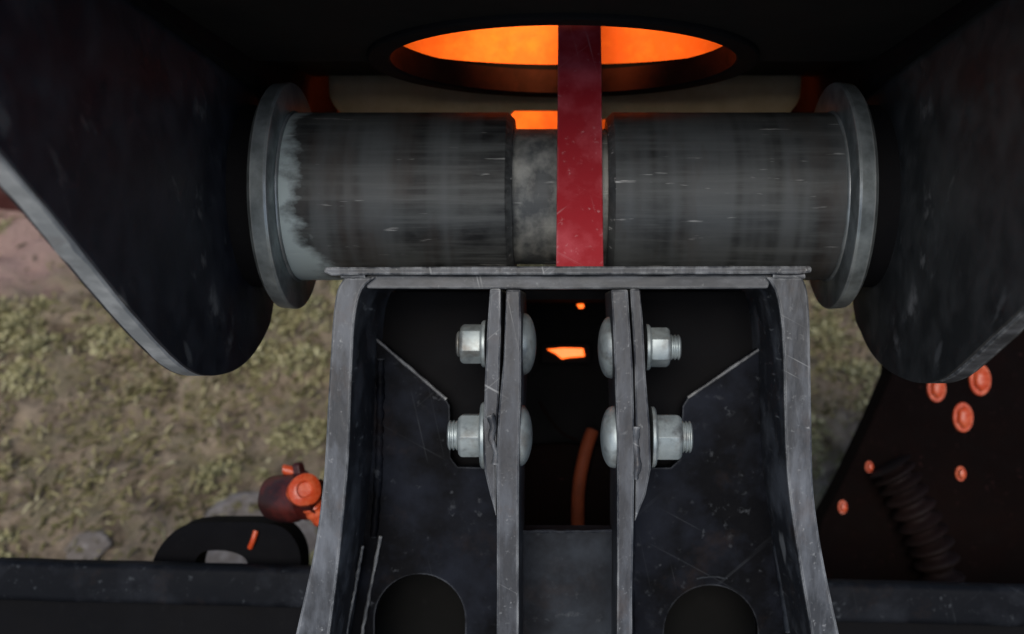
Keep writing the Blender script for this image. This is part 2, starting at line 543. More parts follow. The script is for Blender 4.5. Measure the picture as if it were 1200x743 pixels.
# ================================================================ GROUND
def axis_steps(lo, hi, fine, far):
    a = []
    x = lo
    while x < hi:
        a.append(x)
        x += fine
    s, x = fine, hi
    while x < far:
        a.append(x)
        s *= 1.45
        x += s
    a.append(far)
    s, x, neg = fine, lo, []
    while x > -far:
        s *= 1.45
        x -= s
        neg.append(max(x, -far))
    return neg[::-1] + a

def ground_h(x, y):
    p = Vector((x, y, 0))
    h = 0.014 * noise.fractal(p * 7, 0.9, 2.1, 4) + 0.013 * noise.noise(p * 24) + 0.006 * noise.noise(p * 60)
    r = math.hypot(x, y - 0.9)
    return h * max(0.0, min(1.0, (6 - r) / 4)) - 0.006

xs = axis_steps(-1.15, 0.95, 0.011, 350)
ys = axis_steps(0.25, 1.9, 0.011, 350)
bm = bmesh.new()
gv = [[bm.verts.new((x, y, ground_h(x, y))) for y in ys] for x in xs]
for i in range(len(xs) - 1):
    for j in range(len(ys) - 1):
        bm.faces.new((gv[i][j], gv[i + 1][j], gv[i + 1][j + 1], gv[i][j + 1]))
tag(obj('ground', bm, M['ground'], smooth=180), kind='structure')

def quads_object(name, mat, gen, kind):
    V, Fc = [], []
    for quad in gen:
        k = len(V)
        V += quad
        Fc.append(tuple(range(k, k + len(quad))))
    me = bpy.data.meshes.new(name)
    me.from_pydata(V, [], Fc)
    me.materials.append(mat)
    o = bpy.data.objects.new(name, me)
    COL.objects.link(o)
    tag(o, kind=kind)
    return o

def near_clay(x, y):
    c = G(20, 275)
    return math.hypot(x - c.x, y - c.y) < 0.15

def gen_moss():
    rnd = random.Random(3)
    for c in range(1500):
        cx, cy = rnd.uniform(-1.1, 0.9), rnd.uniform(0.3, 1.75)
        if noise.noise(Vector((cx, cy, 4)) * 4.5) < rnd.uniform(-0.2, 0.45):
            continue
        if near_clay(cx, cy) and rnd.random() < 0.9:
            continue
        cr = rnd.uniform(0.012, 0.045)
        hgt = cr * rnd.uniform(0.35, 0.75)
        ex, ea = rnd.uniform(0.5, 1.0), rnd.uniform(0, 3.14)
        for k in range(int(cr * cr * 130000)):
            a, q = rnd.uniform(0, 6.283), math.sqrt(rnd.random())
            lx, ly = cr * q * math.cos(a), cr * q * math.sin(a) * ex
            x, y = cx + lx * math.cos(ea) - ly * math.sin(ea), cy + lx * math.sin(ea) + ly * math.cos(ea)
            z = ground_h(x, y) + hgt * (1 - q * q) * rnd.uniform(0.5, 1.05) - 0.001
            a = rnd.uniform(0, 6.283)
            l, wd = rnd.uniform(0.004, 0.012), rnd.uniform(0.0014, 0.0035)
            t = Vector((math.cos(a), math.sin(a), rnd.uniform(-0.2, 0.7))).normalized()
            s = t.cross(Vector((0, 0, 1))).normalized() * wd
            p = Vector((x, y, z))
            yield [p, p + t * l * 0.5 + s, p + t * l, p + t * l * 0.5 - s]

def gen_straw():
    rnd = random.Random(5)
    for _ in range(75000):
        x, y = rnd.uniform(-1.1, 0.9), rnd.uniform(0.3, 1.75)
        q = Vector((x, y, 9))
        if near_clay(x, y) and rnd.random() < 0.93:
            continue
        dens = noise.fractal(q * 9, 0.8, 2.0, 3)
        if dens < rnd.uniform(-0.75, 0.4):
            continue
        z = ground_h(x, y) - 0.001
        a = rnd.gauss(0.9, 0.8) + (math.pi if rnd.random() < 0.5 else 0)
        l, wd = rnd.uniform(0.007, 0.022), rnd.uniform(0.0008, 0.0022)
        t = Vector((math.cos(a), math.sin(a), abs(rnd.gauss(0.35, 0.4)))).normalized()
        s = t.cross(Vector((0, 0, 1))).normalized() * wd
        p = Vector((x, y, z))
        m = p + t * l * 0.6 + Vector((0, 0, 0.001))
        e = p + t * l - Vector((0, 0, l * 0.15))
        yield [p - s * 0.6, p + s * 0.6, m + s, e, m - s]

quads_object('moss', M['moss'], gen_moss(), 'stuff')
quads_object('dead_grass', M['straw'], gen_straw(), 'stuff')

def stone(name, px, py, sx, sy, sz, label, mat, rz=0.0):
    g = G(px, py)
    bm = bmesh.new()
    bmesh.ops.create_icosphere(bm, subdivisions=4, radius=1)
    for v in bm.verts:
        n = v.co.copy()
        v.co *= 1 + 0.3 * noise.noise(n * 1.6 + Vector((px, py, 0))) + 0.12 * noise.noise(n * 5)
        v.co = Vector((v.co.x * sx, v.co.y * sy, v.co.z * sz))
    bmesh.ops.rotate(bm, verts=bm.verts, cent=(0, 0, 0), matrix=Matrix.Rotation(rz, 3, 'Z'))
    bmesh.ops.translate(bm, verts=bm.verts, vec=(g.x, g.y, 0.0))
    return tag(obj(name, bm, mat, loc=(g.x, g.y, 0), smooth=180), label, 'stone', 'flat stones in the earth')
stone('stone', 102, 640, 0.026, 0.024, 0.006, 'pale flat stone on the earth at the left end of the black beam', M['stone'], 0.3)
stone('stone', 292, 598, 0.050, 0.026, 0.006, 'pale flat stone on the earth left of the red fitting', M['stone'], 0.2)
stone('stone', 352, 635, 0.030, 0.030, 0.006, 'pale flat stone showing between black towing loop and bracket', M['stone'], 1.2)
stone('stone', 258, 655, 0.045, 0.040, 0.022, 'bluish pale stone seen through the hole of the towing loop', M['stone'], 1.0)

bg = G(60, 243)
bm = bmesh.new()
vs = [bm.verts.new((bg.x + x, bg.y + y + x * 0.02, z)) for x in (-0.6, 0.02) for y in (0.0, 0.17) for z in (-0.02, 0.05)]
for f in ((0, 1, 3, 2), (4, 6, 7, 5), (0, 4, 5, 1), (2, 3, 7, 6), (0, 2, 6, 4), (1, 5, 7, 3)):
    bm.faces.new([vs[i] for i in f])
tag(obj('board', bm, M['board'], loc=(bg.x, bg.y, 0), bevel=0.004), 'dark reddish brown board lying behind the pinkish clay', 'board')

# ================================================================ MACHINE
PIN_D, PIN_V, PIN_R = 0.66, (371.5 - 231) * 0.66 / F, 0.0535
PS = PIN_D / F

def pu(px):
    return (px - 660) * PS

# ---------------------------------------------------------------- pivot pin
t = thing('pivot_pin', W(0, PIN_V, PIN_D), 'thick horizontal steel pivot pin with a flange at each end, resting on the bracket', 'pivot pin')
O = W(0, PIN_V, PIN_D)

def sleeve(u0, u1, mat, lab):
    bm = bmesh.new()
    c = 0.004
    k = 24
    prof = [(u0, PIN_R - c), (u0 + c, PIN_R)] + [(u0 + c + (u1 - u0 - 2 * c) * i / k, PIN_R) for i in range(1, k)] + [(u1 - c, PIN_R), (u1, PIN_R - c)]
    lathe(bm, O, RT, prof, 96)
    o = obj('sleeve', bm, mat, t, smooth=30)
    tag(o, lab)
sleeve(pu(346), pu(604), M['steel_patch'], 'sleeve with pale primer left beside the flange')
sleeve(pu(709.5), pu(979), M['steel'], 'dark rubbed sleeve right of the red bar')
bm = bmesh.new()
lathe(bm, O, RT, [(pu(602), 0.0432), (pu(640), 0.0432), (pu(715), 0.0432)], 72)
obj('neck', bm, M['bare_steel'], t, smooth=30)

def flange(ui, uo):
    """ui: face towards the middle, uo: face against the arm"""
    s = 1 if uo > ui else -1
    R1 = 0.0722
    th = abs(uo - ui)
    bm = bmesh.new()
    prof = [(0, PIN_R - 0.004), (0, R1 - 0.002), (s * 0.0006, R1 - 0.0006), (s * 0.002, R1), (s * (th * 0.8), R1 - 0.0008), (s * th, R1 - 0.004), (s * th, 0.02)]
    lathe(bm, W(ui, PIN_V, PIN_D), RT, prof, 96)
    f = obj('flange', bm, M['flange'], t, smooth=25)
    bm = bmesh.new()                       # weld fillet against the sleeve
    lathe(bm, W(ui, PIN_V, PIN_D), RT, [(0, PIN_R + 0.0012), (-s * 0.0006, PIN_R + 0.0010), (-s * 0.0015, PIN_R + 0.0002), (-s * 0.0015, PIN_R - 0.002), (0, PIN_R - 0.002)], 72, wob=0.0004)
    obj('weld_bead', bm, M['flange'], f, smooth=60)
flange(pu(350), pu(350) - 0.0125)
flange(pu(969), pu(969) + 0.0125)

# ---------------------------------------------------------------- side arms
ARM_L = [(0.25, 0.128), (0.3727, 0.0632), (0.41, 0.0449), (0.4393, 0.0298), (0.492, 0.0027), (0.5407, -0.0196), (0.575, -0.031), (0.6074, -0.0347),
         (0.648, -0.033), (0.683, -0.0248), (0.712, -0.011), (0.728, 0.004), (0.75, 0.06), (0.79, 0.16), (0.86, 0.34), (0.50, 0.42), (0.25, 0.36)]
ARM_R = [(0.25, 0.10), (0.40, 0.034), (0.4578, 0.0085), (0.5045, -0.0105), (0.54, -0.025), (0.565, -0.0335), (0.595, -0.0385), (0.63, -0.038), (0.668, -0.033),
         (0.70, -0.023), (0.722, -0.010), (0.738, 0.004), (0.76, 0.06), (0.80, 0.16), (0.86, 0.34), (0.50, 0.42), (0.25, 0.36)]

def arm(loop, ui, th, label):
    s = 1 if ui > 0 else -1
    kk = abs(ui) / (0.2065 if s < 0 else 0.2095)
    loop = [(d * kk, v * kk) for d, v in loop]
    lp = spline(loop[:13], 4) + loop[13:]
    t = thing('lift_arm', W(ui, PIN_V, PIN_D), label, 'machine arm', 'lift arms on either side of the pin')
    bm = side_slab(lp, ui, ui + s * th)
    dent = W(*[ui, 0.0298, 0.4393])
    obj('arm_plate', bm, [M['arm'] if s < 0 else M['arm_lit']], t, bevel=0.0022, smooth=30, seg=3)
    # rolled rim along the lower edge, light on the left one put into its pale colour
    bm = bmesh.new()
    rim = [p for p in lp if p[0] < 0.60 * kk and p[1] < 0.12]
    N = len(rim)
    top, bot = [], []
    for i, (d, v) in enumerate(rim):
        a, b = rim[max(i - 1, 0)], rim[min(i + 1, N - 1)]
        tx, ty = b[0] - a[0], b[1] - a[1]
        l = math.hypot(tx, ty)
        nx, ny = ty / l, -tx / l                # outwards, away from the plate
        h = 0.0012 + 0.0006 * noise.noise(Vector((d * 60, 0, 0)))
        h *= min(1, i / 3, (N - 1 - i) / 6) + 0.02
        if s < 0:
            h += 0.0016 * math.exp(-((d - 0.421) / 0.004) ** 2) - 0.0006 * math.exp(-((d - 0.429) / 0.004) ** 2)
        wv = 0.0006 * noise.noise(Vector((d * 80, 5, 0)))
        top.append([bm.verts.new(W(ui + s * (0.0012 + wv), v - 0.0006 * ny, d - 0.0006 * nx)), bm.verts.new(W(ui + s * 0.0025, v + h * ny, d + h * nx)),
                    bm.verts.new(W(ui + s * (th - 0.0025), v + h * ny, d + h * nx)), bm.verts.new(W(ui + s * (th - 0.001), v - 0.0006 * ny, d - 0.0006 * nx))])
    for A, B in zip(top, top[1:]):
        for k in range(4):
            bm.faces.new((A[k], A[(k + 1) % 4], B[(k + 1) % 4], B[k]))
    bm.faces.new(top[0])
    bm.faces.new(top[-1])
    obj('lower_rim', bm, M['rim'] if s < 0 else M['plate'], t, smooth=40)
    # round boss the flange bears on
    bm = bmesh.new()
    lathe(bm, W(ui, PIN_V, PIN_D), RT * -s, [(-0.002, 0.058), (0.0175, 0.058), (0.0175, 0.03)], 64)
    obj('boss', bm, M['black'], t, smooth=30)
arm(ARM_L, -0.1985, 0.0125, 'black steel lift arm left of the pin with a lower edge coloured pale as if lit')
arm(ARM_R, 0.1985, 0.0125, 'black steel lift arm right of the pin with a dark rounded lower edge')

# ---------------------------------------------------------------- bolted bracket
BD = 0.585
t = thing('mounting_bracket', P(665, 330, BD), 'black welded steel bracket with bolted plates under the pivot pin', 'bracket')
bm = px_slab([spline([(381, 313), (520, 312.4), (660, 312), (800, 312), (949, 311.5)], 6) + [(952, 314), (951, 319.5), (935, 321), (660, 322), (430, 322), (388, 323), (379, 319)]], BD - 0.004, 0.632, 1)
obj('top_plate', bm, [M['plate'], M['edge']], t, bevel=0.0012)
bm = px_slab([[(425, 322.6), (660, 322.6), (905, 322), (900, 338), (660, 339), (430, 338)]], BD + 0.004, BD + 0.016, 0)
obj('front_strip', bm, M['plate'], t, bevel=0.001)

LO = [(404, 324.5), (395, 340), (390, 372), (387, 420), (384, 470), (381, 530), (377, 580), (367, 650), (346, 745), (325, 840)]
LI = [(440, 324.5), (424, 340), (416, 372), (413, 420), (411, 470), (409, 530), (405, 580), (398, 650), (386, 745), (371, 840)]
RO = [(940, 324.5), (946, 340), (949, 372), (950, 420), (951, 470), (952, 530), (954, 580), (964, 650), (984, 745), (1006, 840)]
RI = [(898, 324.5), (908, 340), (915, 372), (918, 420), (919, 470), (921, 530), (925, 580), (935, 650), (951, 745), (968, 840)]
for a, b in ((LO, LI), (RO, RI)):
    bm = px_slab([spline(a, 4) + spline(b, 4)[::-1]], BD, 0.690, 1)
    obj('side_plate', bm, [M['web'], M['edge']], t, bevel=0.0016)

WD = 0.660

def slot(cx, top, hw, bot):
    cy = top + hw * 1.0
    return [(cx + hw * math.cos(a), cy - hw * math.sin(a)) for a in [math.pi * i / 20 for i in range(21)]] + \
           [(cx - hw * math.cos(a), bot + hw * math.sin(a)) for a in [math.pi * i / 20 for i in range(21)]]
bm = px_slab([[(434, 392), (455, 407), (523, 468), (527, 476), (528, 536), (536, 547), (604, 549), (604, 845), (352, 845), (372, 745), (410, 650), (428, 560)], slot(492, 673, 53, 800)], WD, WD + 0.009)
obj('web_plate', bm, M['web'], t, bevel=0.001)
bm = px_slab([[(914, 392), (893, 405), (806, 466), (800, 476), (797, 538), (786, 548), (730, 549), (730, 845), (985, 845), (955, 745), (920, 650), (912, 560)], slot(833, 686, 55, 800)], WD, WD + 0.009)
obj('web_plate', bm, M['web'], t, bevel=0.001)
bm = px_slab([[(598, 622), (735, 622), (735, 845), (598, 845)]], WD - 0.012, WD + 0.006)
obj('web_plate', bm, M['web_mid'], t, bevel=0.001)
for x0, x1 in ((436, 592), (742, 902)):
    bm = px_slab([[(x0, 342), (x1, 342), (x1, 600), (x0, 600)]], 0.6805, 0.686)
    obj('back_plate', bm, M['black'], t)
# thin edge lips left where the webs were flame cut
def lip(a, b, d, w, mat):
    bm = bmesh.new()
    pa, pb = P(*a, d), P(*b, d)
    pts = [pa.lerp(pb, i / 10) + UP * 0.0004 * noise.noise(Vector((i * 1.7, a[0], 0))) for i in range(11)]
    tube(bm, pts, [w * (0.7 + 0.5 * abs(noise.noise(Vector((i * 0.9, a[1], 0))))) for i in range(11)], 8)
    obj('cut_edge', bm, M[mat], t, smooth=60)
lip((440, 397), (523, 468), WD - 0.0006, 0.0015, 'rib')
lip((908, 397), (806, 466), WD - 0.0006, 0.0014, 'rib')

# ribs: pairs of plates clamped by the bolts
bm = px_slab([[(593, 339), (610, 339), (611, 380), (611, 450), (609, 520), (608, 600), (608, 845), (581, 845), (582, 700), (582, 600), (581, 540), (584, 480), (590, 420)]], BD, 0.674, 1)
obj('rib_plate', bm, [M['web'], M['rib']], t, bevel=0.0012)
bm = px_slab([[(574, 338), (587, 338), (587, 400), (584.5, 470), (582, 500), (581.3, 560), (581.3, 606), (574, 580), (567.5, 552), (566, 520), (568, 440), (571, 380)]], BD + 0.003, 0.664, 1)
obj('backing_plate', bm, [M['web'], M['rib']], t, bevel=0.0012)
bm = px_slab([[(716, 339), (736, 339), (738, 372), (742, 430), (744, 520), (743, 600), (741, 700), (742, 845), (722, 845), (723, 700), (723, 600), (723, 520), (720, 430), (718, 380)]], BD, 0.674, 1)
obj('rib_plate', bm, [M['web'], M['rib']], t, bevel=0.0012)
bm = px_slab([[(738, 338), (750, 338), (754, 380), (757, 440), (762, 500), (763, 550), (757, 580), (744, 612), (744.6, 572), (745, 520), (743.5, 430), (740.5, 376)]], BD + 0.002, 0.664, 1)
obj('backing_plate', bm, [M['web'], M['rib']], t, bevel=0.0012)
# weld spatter and rough weld runs where ribs meet webs
def weld(pts, d, r, mat='plate'):
    bm = bmesh.new()
    vp = vspline([P(x, y, d) for x, y in pts], 24)
    vp = [p + Vector((noise.noise(p * 300), noise.noise(p * 310), 0)) * 0.0005 for p in vp]
    tube(bm, vp, [r * (0.85 + 0.45 * noise.noise(p * 160)) for p in vp], 8)
    obj('weld_bead', bm, M[mat], t, smooth=70)
weld([(588, 585), (588, 650), (588, 760)], WD, 0.0026, 'web')
weld([(740, 585), (740, 650), (740, 760)], WD, 0.0026, 'web')
weld([(446, 420), (445, 500), (443, 560), (438, 630)], WD - 0.001, 0.0028, 'web')
weld([(902, 405), (903, 480), (905, 560), (910, 640), (925, 740)], WD - 0.001, 0.0028, 'web_mid')
weld([(586, 575), (587, 660), (587, 780)], WD - 0.0005, 0.0022, 'web_mid')
weld([(739, 600), (739, 680), (739, 790)], WD - 0.0005, 0.0022, 'web_mid')
weld([(400, 323.5), (412, 324), (428, 323)], BD + 0.001, 0.0018, 'plate')
weld([(905, 323), (925, 324), (942, 322.5)], BD + 0.001, 0.0018, 'plate')
weld([(446, 628), (436, 680), (424, 745), (416, 800)], WD - 0.002, 0.0013, 'edge')
weld([(425, 640), (416, 690), (406, 745), (398, 800)], WD - 0.016, 0.0012, 'plate')
weld([(590, 622), (660, 623), (732, 622)], WD - 0.012, 0.0012, 'web')
weld([(816, 678), (834, 676), (852, 678)], WD - 0.0002, 0.0009, 'web_mid')
weld([(574, 486), (578, 500), (576, 515), (581, 530), (580, 545)], BD + 0.001, 0.0026, 'edge')
weld([(746, 500), (745, 520), (747, 540), (745, 562)], BD + 0.001, 0.0022, 'edge')

# bolts
def bolt(s, u_head, u_nut, cy, d, hr, nr, nut_l, thr_l, wash, phase, lab):
    """s=+1: head faces right (left-hand rib), nut on the left"""
    k = d / F
    hr, nr, nut_l, thr_l, wash = [q * 1.105 for q in (hr, nr, nut_l, thr_l, wash)]
    v = (371.5 - cy) * k
    uh, un = (u_head - 660) * k, (u_nut - 660) * k
    bm = bmesh.new()
    hh = 0.0086
    prof = [(-0.001, hr * 0.5), (-0.001, hr), (0.0008, hr), (0.0016, hr * 0.985)]
    prof += [(0.0016 + (hh - 0.0016) * math.sin(a), hr * 0.985 * math.cos(a)) for a in [math.pi / 2 * i / 10 for i in range(1, 10)]] + [(hh, 0)]
    lathe(bm, W(uh, v, d), RT * s, prof, 48)
    h = obj('bolt', bm, M['zinc'], t, smooth=40)
    tag(h, lab)
    bm = bmesh.new()
    th = 0.0026
    lathe(bm, W(un, v, d), RT * -s, [(0, nr * 0.6), (0, wash), (th * 0.6, wash), (th, wash - 0.0012), (th, nr * 0.6)], 48)
    obj('washer', bm, M['zinc'], h, smooth=30)
    bm = bmesh.new()
    o2 = W(un - s * th, v, d)
    lathe(bm, o2, RT * -s, [(0, nr * 0.99), (nut_l * 0.12, nr), (nut_l * 0.86, nr), (nut_l, nr * 0.86), (nut_l, nr * 0.5)], 6, phase)
    bmesh.ops.bevel(bm, geom=[e for e in bm.edges], offset=0.0007, segments=2, affect='EDGES', profile=0.5)
    obj('nut', bm, M['zinc'], h, smooth=25)
    bm = bmesh.new()
    prof = [(nut_l - 0.004, nr * 0.52)]
    x = nut_l - 0.002
    while x < nut_l + thr_l:
        prof += [(x, nr * 0.56), (x + 0.0006, nr * 0.63), (x + 0.0011, nr * 0.63), (x + 0.0017, nr * 0.56)]
        x += 0.0021
    prof += [(x, nr * 0.5), (x, 0)]
    lathe(bm, o2, RT * -s, prof, 32)
    obj('thread', bm, M['zinc'], h, smooth=50)
DU, DL = 0.625, 0.605
bolt(1, 612, 569.5, 403, DU, 0.0172, 0.0112, 0.0118, 0.0015, 0.0130, 0.2, 'upper left bolt, its nut turned a little')
bolt(1, 607, 569, 510, DL, 0.0166, 0.0128, 0.0118, 0.0048, 0.0178, 0.55, 'lower left bolt with thread showing')
bolt(-1, 717, 757, 407, DU, 0.0172, 0.0112, 0.0108, 0.0044, 0.0128, 0.1, 'upper right bolt with thread showing')
bolt(-1, 720.5, 763, 512, DL, 0.0166, 0.0136, 0.0135, 0.0042, 0.0162, 0.45, 'lower right bolt with a notch in its nut')

# ---------------------------------------------------------------- red bar
t = W(0.008, 0.029, 0.595)
bm = bmesh.new()
sec = [(676.5, 27.0, 0.0245, 0.590), (676.5, 26.0, 0.0245, 0.592)]
cl = [(0.0095, 0.0245, 0.5905), (0.0098, 0.0775, 0.6130), (0.0102, 0.140, 0.6380), (0.0104, 0.20, 0.6610), (0.0106, 0.30, 0.700)]
rings = []
for i, (u, v, d) in enumerate(cl):
    a, b = cl[max(i - 1, 0)], cl[min(i + 1, len(cl) - 1)]
    dv, dd = b[1] - a[1], b[2] - a[2]
    l = math.hypot(dv, dd)
    nv, nd = -dd / l * 0, 0
    th = 0.006
    hw = 0.0136
    rings.append([bm.verts.new(W(u + x, v + z * dd / l, d - z * dv / l)) for x, z in ((-hw, 0), (hw, 0), (hw, th), (-hw, th))])
for A, B in zip(rings, rings[1:]):
    for k in range(4):
        bm.faces.new((A[k], A[(k + 1) % 4], B[(k + 1) % 4], B[k]))
bm.faces.new(rings[0])
bm.faces.new(rings[-1])
tag(obj('red_bar', bm, M['red'], loc=t, bevel=0.0008), 'flat red painted steel bar standing upright across the neck of the pin', 'bar')

# ---------------------------------------------------------------- boom housing above the pin
HA, HB = 0.125, 0.05
HC = (0.0, 0.6235)        # centre of the round opening (right, away)
HR = 0.1045

def hv(d):
    return HA + HB * d
t = thing('boom_housing', W(0, hv(0.62), 0.62), 'black boom housing above the pin with a round opening glowing orange', 'machine housing')
HW = 0.188
# underside plate with the round opening
circ = [(HC[0] + HR * math.cos(2 * math.pi * i / 72), HC[1] + HR * math.sin(2 * math.pi * i / 72)) for i in range(72)]
nrm = (UP - FW * HB).normalized()          # upwards normal of the sloping underside
SE = 0.626
a0 = math.asin((SE - HC[1]) / (HR + 0.006))
edge = [(HC[0] + (HR + 0.006) * math.cos(a), HC[1] + (HR + 0.006) * math.sin(a)) for a in [a0 + (math.pi - 2 * a0) * i / 40 for i in range(41)]]
bm = bmesh.new()
slab(bm, [[(-HW, 0.325), (HW, 0.325), (HW, SE)] + edge + [(-HW, SE)], circ], nrm * 0.006, lambda u, d: W(u, hv(d), d))
obj('underside_plate', bm, M['housing'], t)
# baffle added to block leaking lamp light, round the back of the opening
a1 = math.asin((0.612 - HC[1]) / (HR + 0.0005))
arc = [(HC[0] + (HR + 0.0005) * math.cos(a), HC[1] + (HR + 0.0005) * math.sin(a)) for a in [a1 + (math.pi - 2 * a1) * i / 40 for i in range(41)]]
bm = bmesh.new()
slab(bm, [[(-HW, 0.612), (-HW, 0.776), (HW, 0.776), (HW, 0.612)] + arc], UP * 0.004, lambda u, d: W(u, 0.166 + 0.14 * (d - 0.66), d))
obj('light_baffle', bm, M['black'], t)
# collar round the opening
bm = bmesh.new()
n = 96
def cpt(r, a, h):
    u, d = HC[0] + r * math.cos(a), HC[1] + r * math.sin(a)
    return W(u, hv(d), d) + nrm * h
prof = [(HR - 0.0006, 0.014), (HR - 0.0006, -0.002), (HR + 0.0006, -0.0032), (HR + 0.012, -0.0032), (HR + 0.013, -0.002), (HR + 0.013, 0.0055), (HR + 0.006, 0.0135)]
rg = [[bm.verts.new(cpt(r, 2 * math.pi * i / n, h)) for i in range(n)] for r, h in prof]
for k in range(len(rg)):
    A, B = rg[k], rg[(k + 1) % len(rg)]
    for i in range(n):
        f = bm.faces.new((A[i], A[(i + 1) % n], B[(i + 1) % n], B[i]))
        f.material_index = 1 if k == 0 else 0
obj('collar', bm, [M['black'], M['orange_bounce']], t, smooth=35)
# dust-coated end plate, bent down from the underside
bm = bmesh.new()
U0, U1 = (386 - 660) * 0.77 / F, (938 - 660) * 0.77 / F
arc = [(0.770, 0.149), (0.770, 0.154), (0.770, 0.159), (0.770, 0.165), (0.770, 0.173), (0.769, 0.1812)]
NOTCH = ((596 - 660) * 0.77 / F, (700 - 660) * 0.77 / F)
rows = []
for d, v in arc:
    row = []
    for i in range(61):
        u = (U0 + U1) / 2 + (U1 - U0) / 2 * (i / 30 - 1) * (1 - 0.075 * max(0, (0.170 - v) / 0.021) ** 2)
        vv = 0.1552 + (v - 0.149) * 0.2 if NOTCH[0] < u < NOTCH[1] and v < 0.158 else v
        row.append(bm.verts.new(W(u, vv, d)))
    rows.append(row)
for A, B in zip(rows, rows[1:]):
    for i in range(60):
        bm.faces.new((A[i], A[i + 1], B[i + 1], B[i]))
o = obj('end_plate', bm, M['pale_tone'], t, smooth=60)
so_ = o.modifiers.new('thick', 'SOLIDIFY')
so_.thickness = 0.004
so_.offset = 0
# closed box above; its inside and its end wall are orange
bm = bmesh.new()
box(bm, -0.196, 0.196, 0.095, 0.36, 0.86, 0.866)
obj('orange_wall', bm, M['orange'], t)
for q in (-HW - 0.0035, HW + 0.0035):  # walls and covers added to hold lamp light in and block sun
    bm = bmesh.new()
    box(bm, q - 0.0025, q + 0.0025, 0.142, 0.36, 0.32, 0.859)
    obj('side_wall', bm, M['black'], t)
bm = bmesh.new()
box(bm, -HW - 0.006, HW + 0.006, 0.361, 0.367, 0.31, 0.866)
obj('top_cover', bm, M['black'], t)
bm = bmesh.new()
box(bm, -HW - 0.006, HW + 0.006, 0.148, 0.3605, 0.31, 0.3195)
obj('front_cover', bm, M['black'], t)

# amber work lamp burning inside the housing
lt = thing('work_lamp', W(0, 0.32, 0.66), 'lit amber work lamp inside the boom housing, seen as orange glow', 'lamp')
LP = W(0, 0.305, 0.56)
LA = (W(0, 0.225, 0.86) - LP).normalized()
bm = bmesh.new()
lathe(bm, LP, LA, [(-0.06, 0.0), (-0.058, 0.02), (-0.03, 0.036), (0.0, 0.042), (0.002, 0.042), (0.002, 0.039), (-0.006, 0.037), (-0.006, 0.0)], 32)
obj('lamp_body', bm, M['black'], lt, smooth=30)
ll = bpy.data.lights.new('lamp_glow', 'AREA')
ll.shape = 'DISK'
ll.size = 0.07
ll.spread = math.radians(60)
ll.energy = 0.32
ll.color = (1.0, 0.49, 0.20)
lo = bpy.data.objects.new('lamp_glow', ll)
COL.objects.link(lo)
lo.parent = lt
lo.location = LP - lt.location
lo.rotation_euler = (-LA).to_track_quat('Z', 'Y').to_euler()

# ---------------------------------------------------------------- dark body behind the bracket
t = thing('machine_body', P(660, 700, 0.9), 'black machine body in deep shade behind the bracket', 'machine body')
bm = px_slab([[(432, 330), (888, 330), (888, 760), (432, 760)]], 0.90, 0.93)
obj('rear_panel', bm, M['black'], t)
for a, b in ((448, 453), (868, 873)):  # side panels added to keep the recess dark
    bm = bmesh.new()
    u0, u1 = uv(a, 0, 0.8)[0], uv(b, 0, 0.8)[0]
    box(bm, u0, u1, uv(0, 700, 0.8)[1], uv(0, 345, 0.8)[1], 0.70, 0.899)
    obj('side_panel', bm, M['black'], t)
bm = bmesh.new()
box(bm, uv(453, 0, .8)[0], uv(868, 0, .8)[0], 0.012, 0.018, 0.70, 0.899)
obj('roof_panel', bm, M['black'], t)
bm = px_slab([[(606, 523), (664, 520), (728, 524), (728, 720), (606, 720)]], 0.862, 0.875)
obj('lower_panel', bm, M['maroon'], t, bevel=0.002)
bm = bmesh.new()
vp = vspline([P(694, 505, 0.852), P(686, 530, 0.845), P(679, 565, 0.842), P(677, 600, 0.845), P(678, 660, 0.85)], 8)
tube(bm, vp, [0.0055] * len(vp), 12)
tag(obj('hose', bm, M['dull_orange'], loc=P(680, 560, 0.845), smooth=60), 'dim orange hose hanging in the dark gap between the ribs', 'hose')
bm = bmesh.new()
vp = vspline([P(632, 470, 0.85), P(645, 492, 0.85), P(660, 508, 0.85), P(678, 517, 0.845)], 8)
tube(bm, vp, [0.0011] * len(vp), 8)
tag(obj('cable', bm, M['maroon'], loc=P(650, 500, 0.85), smooth=60), 'thin dark red cable curving down to the hose in the gap', 'cable')

def glint(px, py, w, h, d, label):
    t = thing('amber_glint', P(px, py, d), label, 'lamp', 'amber glints in the dark gap')
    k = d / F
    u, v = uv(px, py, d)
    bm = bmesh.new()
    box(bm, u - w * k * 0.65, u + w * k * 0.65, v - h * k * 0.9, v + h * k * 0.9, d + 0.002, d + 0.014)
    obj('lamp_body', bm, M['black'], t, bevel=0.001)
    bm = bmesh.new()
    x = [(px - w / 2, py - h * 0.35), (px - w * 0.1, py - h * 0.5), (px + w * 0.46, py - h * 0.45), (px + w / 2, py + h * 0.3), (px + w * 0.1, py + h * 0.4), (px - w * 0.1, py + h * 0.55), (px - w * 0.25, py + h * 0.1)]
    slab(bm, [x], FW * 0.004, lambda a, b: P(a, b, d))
    obj('lens', bm, M['amber'], t, bevel=0.0008)  # emissive shape put in for an amber glint
glint(663, 414, 45, 13, 0.875, 'glowing bar added for an amber glint in the dark gap level with the upper bolts')
glint(680, 359, 9, 6, 0.88, 'tiny glowing piece added for an amber glint just under the bracket top plate')

